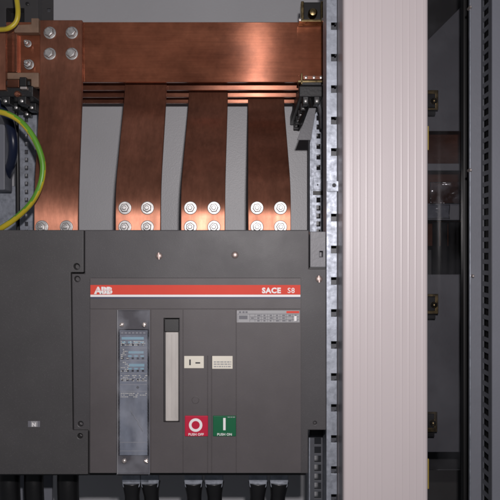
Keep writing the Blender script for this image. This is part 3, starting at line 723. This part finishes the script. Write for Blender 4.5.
# ------------------------------------------------------------------ wiring duct
d = 1.17
root = thing('wiring_duct', 'tall beige grey ribbed plastic wiring duct cover running the whole height', 'cable duct', (X(385,d),Y(d),Z(500,d)))
xl, xr = X(343.4,d), X(428.2,d)
prof = [(xl, 0.055), (xl, 0.004), (xl+0.0012, 0.0012), (xl+0.004, 0.0)]
ribs = [352.5, 359.5, 366.8, 374.4, 381.2, 394.6, 401.8, 408.8, 415.8, 422.8]
for q in ribs:
    c = X(q,d)
    prof += [(c-0.0024,0.0),(c-0.0016,0.0),(c-0.0010,-0.00010),(c-0.0005,-0.00025),(c,-0.00030),(c+0.0005,-0.00025),(c+0.0010,-0.00010),(c+0.0016,0.0),(c+0.0024,0.0)]
prof += [(xr-0.004,0.0),(xr-0.0012,0.0012),(xr,0.004),(xr,0.055)]
bm = NB(); zs = [Z(640,d)+(Z(-120,d)-Z(640,d))*k/24 for k in range(25)]
rows = [[bm.verts.new((x_, Y(d)+y_+0.0006*math.sin(z*7+x_*9), z)) for x_, y_ in prof] for z in zs]
for a, e in zip(rows, rows[1:]):
    for k in range(len(prof)-1): bm.faces.new((a[k], a[k+1], e[k+1], e[k])).smooth = True
bmesh.ops.recalc_face_normals(bm, faces=bm.faces[:])
o = obj('duct_cover', bm, M_DUCT, root); o.data.set_sharp_from_angle(angle=math.radians(50))
so = o.modifiers.new('solid', 'SOLIDIFY'); so.thickness = 0.0015; so.offset = -1
bm = NB(); zz = Z(640,d); pitch = 0.0125
box(bm, xl+0.003, xl+0.005, Y(d)+0.03, Y(d)+0.10, Z(640,d), Z(-120,d)); box(bm, xr-0.005, xr-0.003, Y(d)+0.03, Y(d)+0.10, Z(640,d), Z(-120,d)); box(bm, xl+0.003, xr-0.003, Y(d)+0.1001, Y(d)+0.103, Z(640,d), Z(-120,d))
obj('duct_trunk', bm, M_DUCT, root)
bm = NB(); pbox(bm, 424, 429.0, 459, 489, 1.30, 0.006); tag(obj('yellow_tag', bm, M_YPAPER, bevel=0.0006), 'sliver of ochre yellow strip peeping out beside the duct near the bottom', 'tag')
bm = NB(); pbox(bm, 424, 428.8, 126, 150, 1.30, 0.006); tag(obj('yellow_tag', bm, M_YPAPER, bevel=0.0006), 'sliver of ochre strip peeping out beside the duct near the upper plate', 'tag')

# ------------------------------------------------------------------ compartment to the right of the duct
d = 1.75
bm = NB(); prism(bm, [(X(a,d),Z(c,d)) for a,c in ((405,131),(472,131),(472,-6),(464,4),(428,40),(405,63))], Y(d), Y(d)+0.004)
tag(obj('mounting_plate', bm, M_PLATE, bevel=0.0008), 'upper grey plate with a slanted top edge right of the duct', 'plate', 'grey plates right of the duct')
bm = NB(); pbox(bm, 405, 472, 274.5, 452, d, 0.004)
tag(obj('mounting_plate', bm, M_PLATE, bevel=0.0008), 'lower tall grey plate right of the duct, carrying two brass clips', 'plate', 'grey plates right of the duct')
for (a, e, lab) in ((163.5,170.5,'upper narrow grey strap crossing the dark gap right of the duct'),(203.5,220,'lower wider grey strap crossing the dark gap right of the duct')):
    bm = NB(); pbox(bm, 405, 472, a, e, d-0.01, 0.006); tag(obj('cross_strap', bm, M_PLATE, bevel=0.001), lab, 'strap', 'grey straps right of the duct')
for (a, e, lab) in ((131,168,'upper dark copper bar deep behind the straps'),(172,206,'middle dark copper bar deep behind the straps'),(221,246,'lower dark copper bar deep behind the straps')):
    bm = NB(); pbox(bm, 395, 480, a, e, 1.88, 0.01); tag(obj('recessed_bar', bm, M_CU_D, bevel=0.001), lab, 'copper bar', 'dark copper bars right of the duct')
for q, lb in ((436,'leftmost'),(444,'second from left'),(452,'third from left'),(459,'rightmost')):
    bm = NB(); lathe(bm, (X(q,1.84),Y(1.84),0), [(0.0085,Z(300,1.84)),(0.0085,Z(222,1.84))], 16, axis='Z')
    tag(obj('black_cable', bm, M_SOOT, smooth=True), lb+' of four upright black cables between lower strap and lower plate', 'cable', 'upright black cables right of the duct')
# crumpled clear film
for (cx, cy, w_, h_, lab) in ((447,193,34,22,'crumpled clear film glinting between the two straps'),(438,211,24,15,'scrap of clear film stuck over the lower strap')):
    bm = NB(); dd = 1.70; nx, nz = 22, 16; G = {}
    for i in range(nx+1):
        for j in range(nz+1):
            px = cx-w_/2+w_*i/nx; py = cy-h_/2+h_*j/nz
            q = 0.8*noise.noise(Vector((px*0.05, py*0.16, cx)))+0.35*noise.noise(Vector((px*0.16, py*0.10, cy)))
            G[i,j] = bm.verts.new((X(px,dd), Y(dd)+q*0.007, Z(py,dd)))
    for i in range(nx):
        for j in range(nz): bm.faces.new((G[i,j],G[i,j+1],G[i+1,j+1],G[i+1,j]))
    o = obj('clear_film', bm, M_FILM, smooth=True); so = o.modifiers.new('solid','SOLIDIFY'); so.thickness = 0.0004
    tag(o, lab, 'plastic film', 'scraps of clear film right of the duct')
dd = 1.60
bm = NB(); box(bm, X(400,dd), X(464,dd), Y(dd), Y(dd)+0.003, Z(470,dd), Z(-20,dd))
tag(obj('clear_sheet', bm, M_SHEET), 'clear plastic sheet hung in front of the dark bay right of the duct', 'clear sheet')
# brass cage-nut clips
def clip(px, py, lab):
    d = 1.70
    root = thing('brass_clip', lab, 'clip', (X(px,d),Y(d),Z(py,d)), 'brass clips right of the duct')
    bm = NB(); pbox(bm, px-7, px+5.4, py-10, py+10, d, 0.004); p_ = obj('clip_plate', bm, M_BRASS, root, bevel=0.001)
    cb = NB(); pbox(cb, px-5, px+3.4, py-7, py+7, d-0.01, 0.03); cut(p_, cb)
    bm = NB(); pbox(bm, px-5, px+3.4, py-7, py+7, d+0.003, 0.006); obj('clip_core', bm, M_BLACK, root, bevel=0.001)
    bm = NB(); lathe(bm, (X(px+1.0,d), Y(d)+0.003, Z(py+1,d)), [(0.0075,0.0),(0.007,-0.006),(0.004,-0.010),(0.0015,-0.011)], 16); obj('clip_screw', bm, M_BRASS, root, smooth=True)
    bm = NB(); pbox(bm, px-6, px+2.5, py+11, py+15, d+0.004, 0.01); obj('clip_tail', bm, M_BLACK, root, bevel=0.001)
clip(433, 100, 'top brass clip on the slanted grey plate right of the duct')
clip(433, 304, 'middle brass clip, just below the top edge of the lower grey plate')
clip(432, 422, 'bottom brass clip, near the lower edge of the lower grey plate')
# strip for the shadowed gap, slotted profile and side panel at the right edge
d = 1.50
bm = NB(); pbox(bm, 463.5, 476, -120, 640, d, 0.02); tag(obj('gap_shadow', bm, M_BLACK, bevel=0.002), 'black strip standing for the shadowed gap running down beside the slate profile at the right', 'shadow strip')  # black strip stands in for the shade in this gap
d = 1.32; xe = X(481.5,d); xi = X(470,d)
root = thing('slotted_profile', 'slate grey corner profile with bright edge and small slots at far right', 'profile', (xe,Y(d),Z(500,d)))
bm = NB(); box(bm, xi, xe-0.0002, Y(d), Y(d)+0.003, Z(640,d), Z(-120,d)); obj('profile_face', bm, M_DOOR, root, bevel=0.0006)
bm = NB(); box(bm, xi-0.0022, xi-0.0002, Y(d)-0.006, Y(d)+0.002, Z(640,d), Z(-120,d)); obj('bright_edge', bm, M_ZINC, root, bevel=0.0005)
# slotted flange coming forward: plate built flat, then stood on edge
bm = NB(); L0, L1 = 0.0, 0.056
slotted(bm, L0, L1, Z(640,d), Z(-120,d), 0.010, 0.040, [Z(q,d) for q in [-60+10.9*k for k in range(60)]], 0.0058, 0.0, 0.0025)
for v in bm.verts: x_, y_ = v.co.x, v.co.y; v.co.x = xe+y_; v.co.y = Y(d)+0.002-x_
bmesh.ops.recalc_face_normals(bm, faces=bm.faces[:])
obj('slotted_flange', bm, M_SHADE_STEEL, root, bevel=0.0005)  # same paint as the profile, darkened to put grazing shade in colour
bm = NB(); box(bm, xe+0.010, xe+0.013, Y(d)-0.05, Y(d)+0.01, Z(640,d), Z(-120,d)); obj('flange_lining', bm, M_BLACK, root)
bm = NB()
box(bm, xe+0.0002, xe+0.25, Y(d)-0.0575, Y(d)-0.0545, Z(640,d), Z(-120,d)); struct('side_panel', bm, M_DOOR)
for (px, py) in ((470.5,170),(473,276),(470.5,7)):
    bm = NB(); c = (X(px,1.31),Y(1.31),Z(py,1.31)); lathe(bm, c, [(0.0028,0.012),(0.0028,0.0),(0.0015,-0.002)], 14); obj('profile_screw', bm, M_BRIGHT, root, smooth=True)
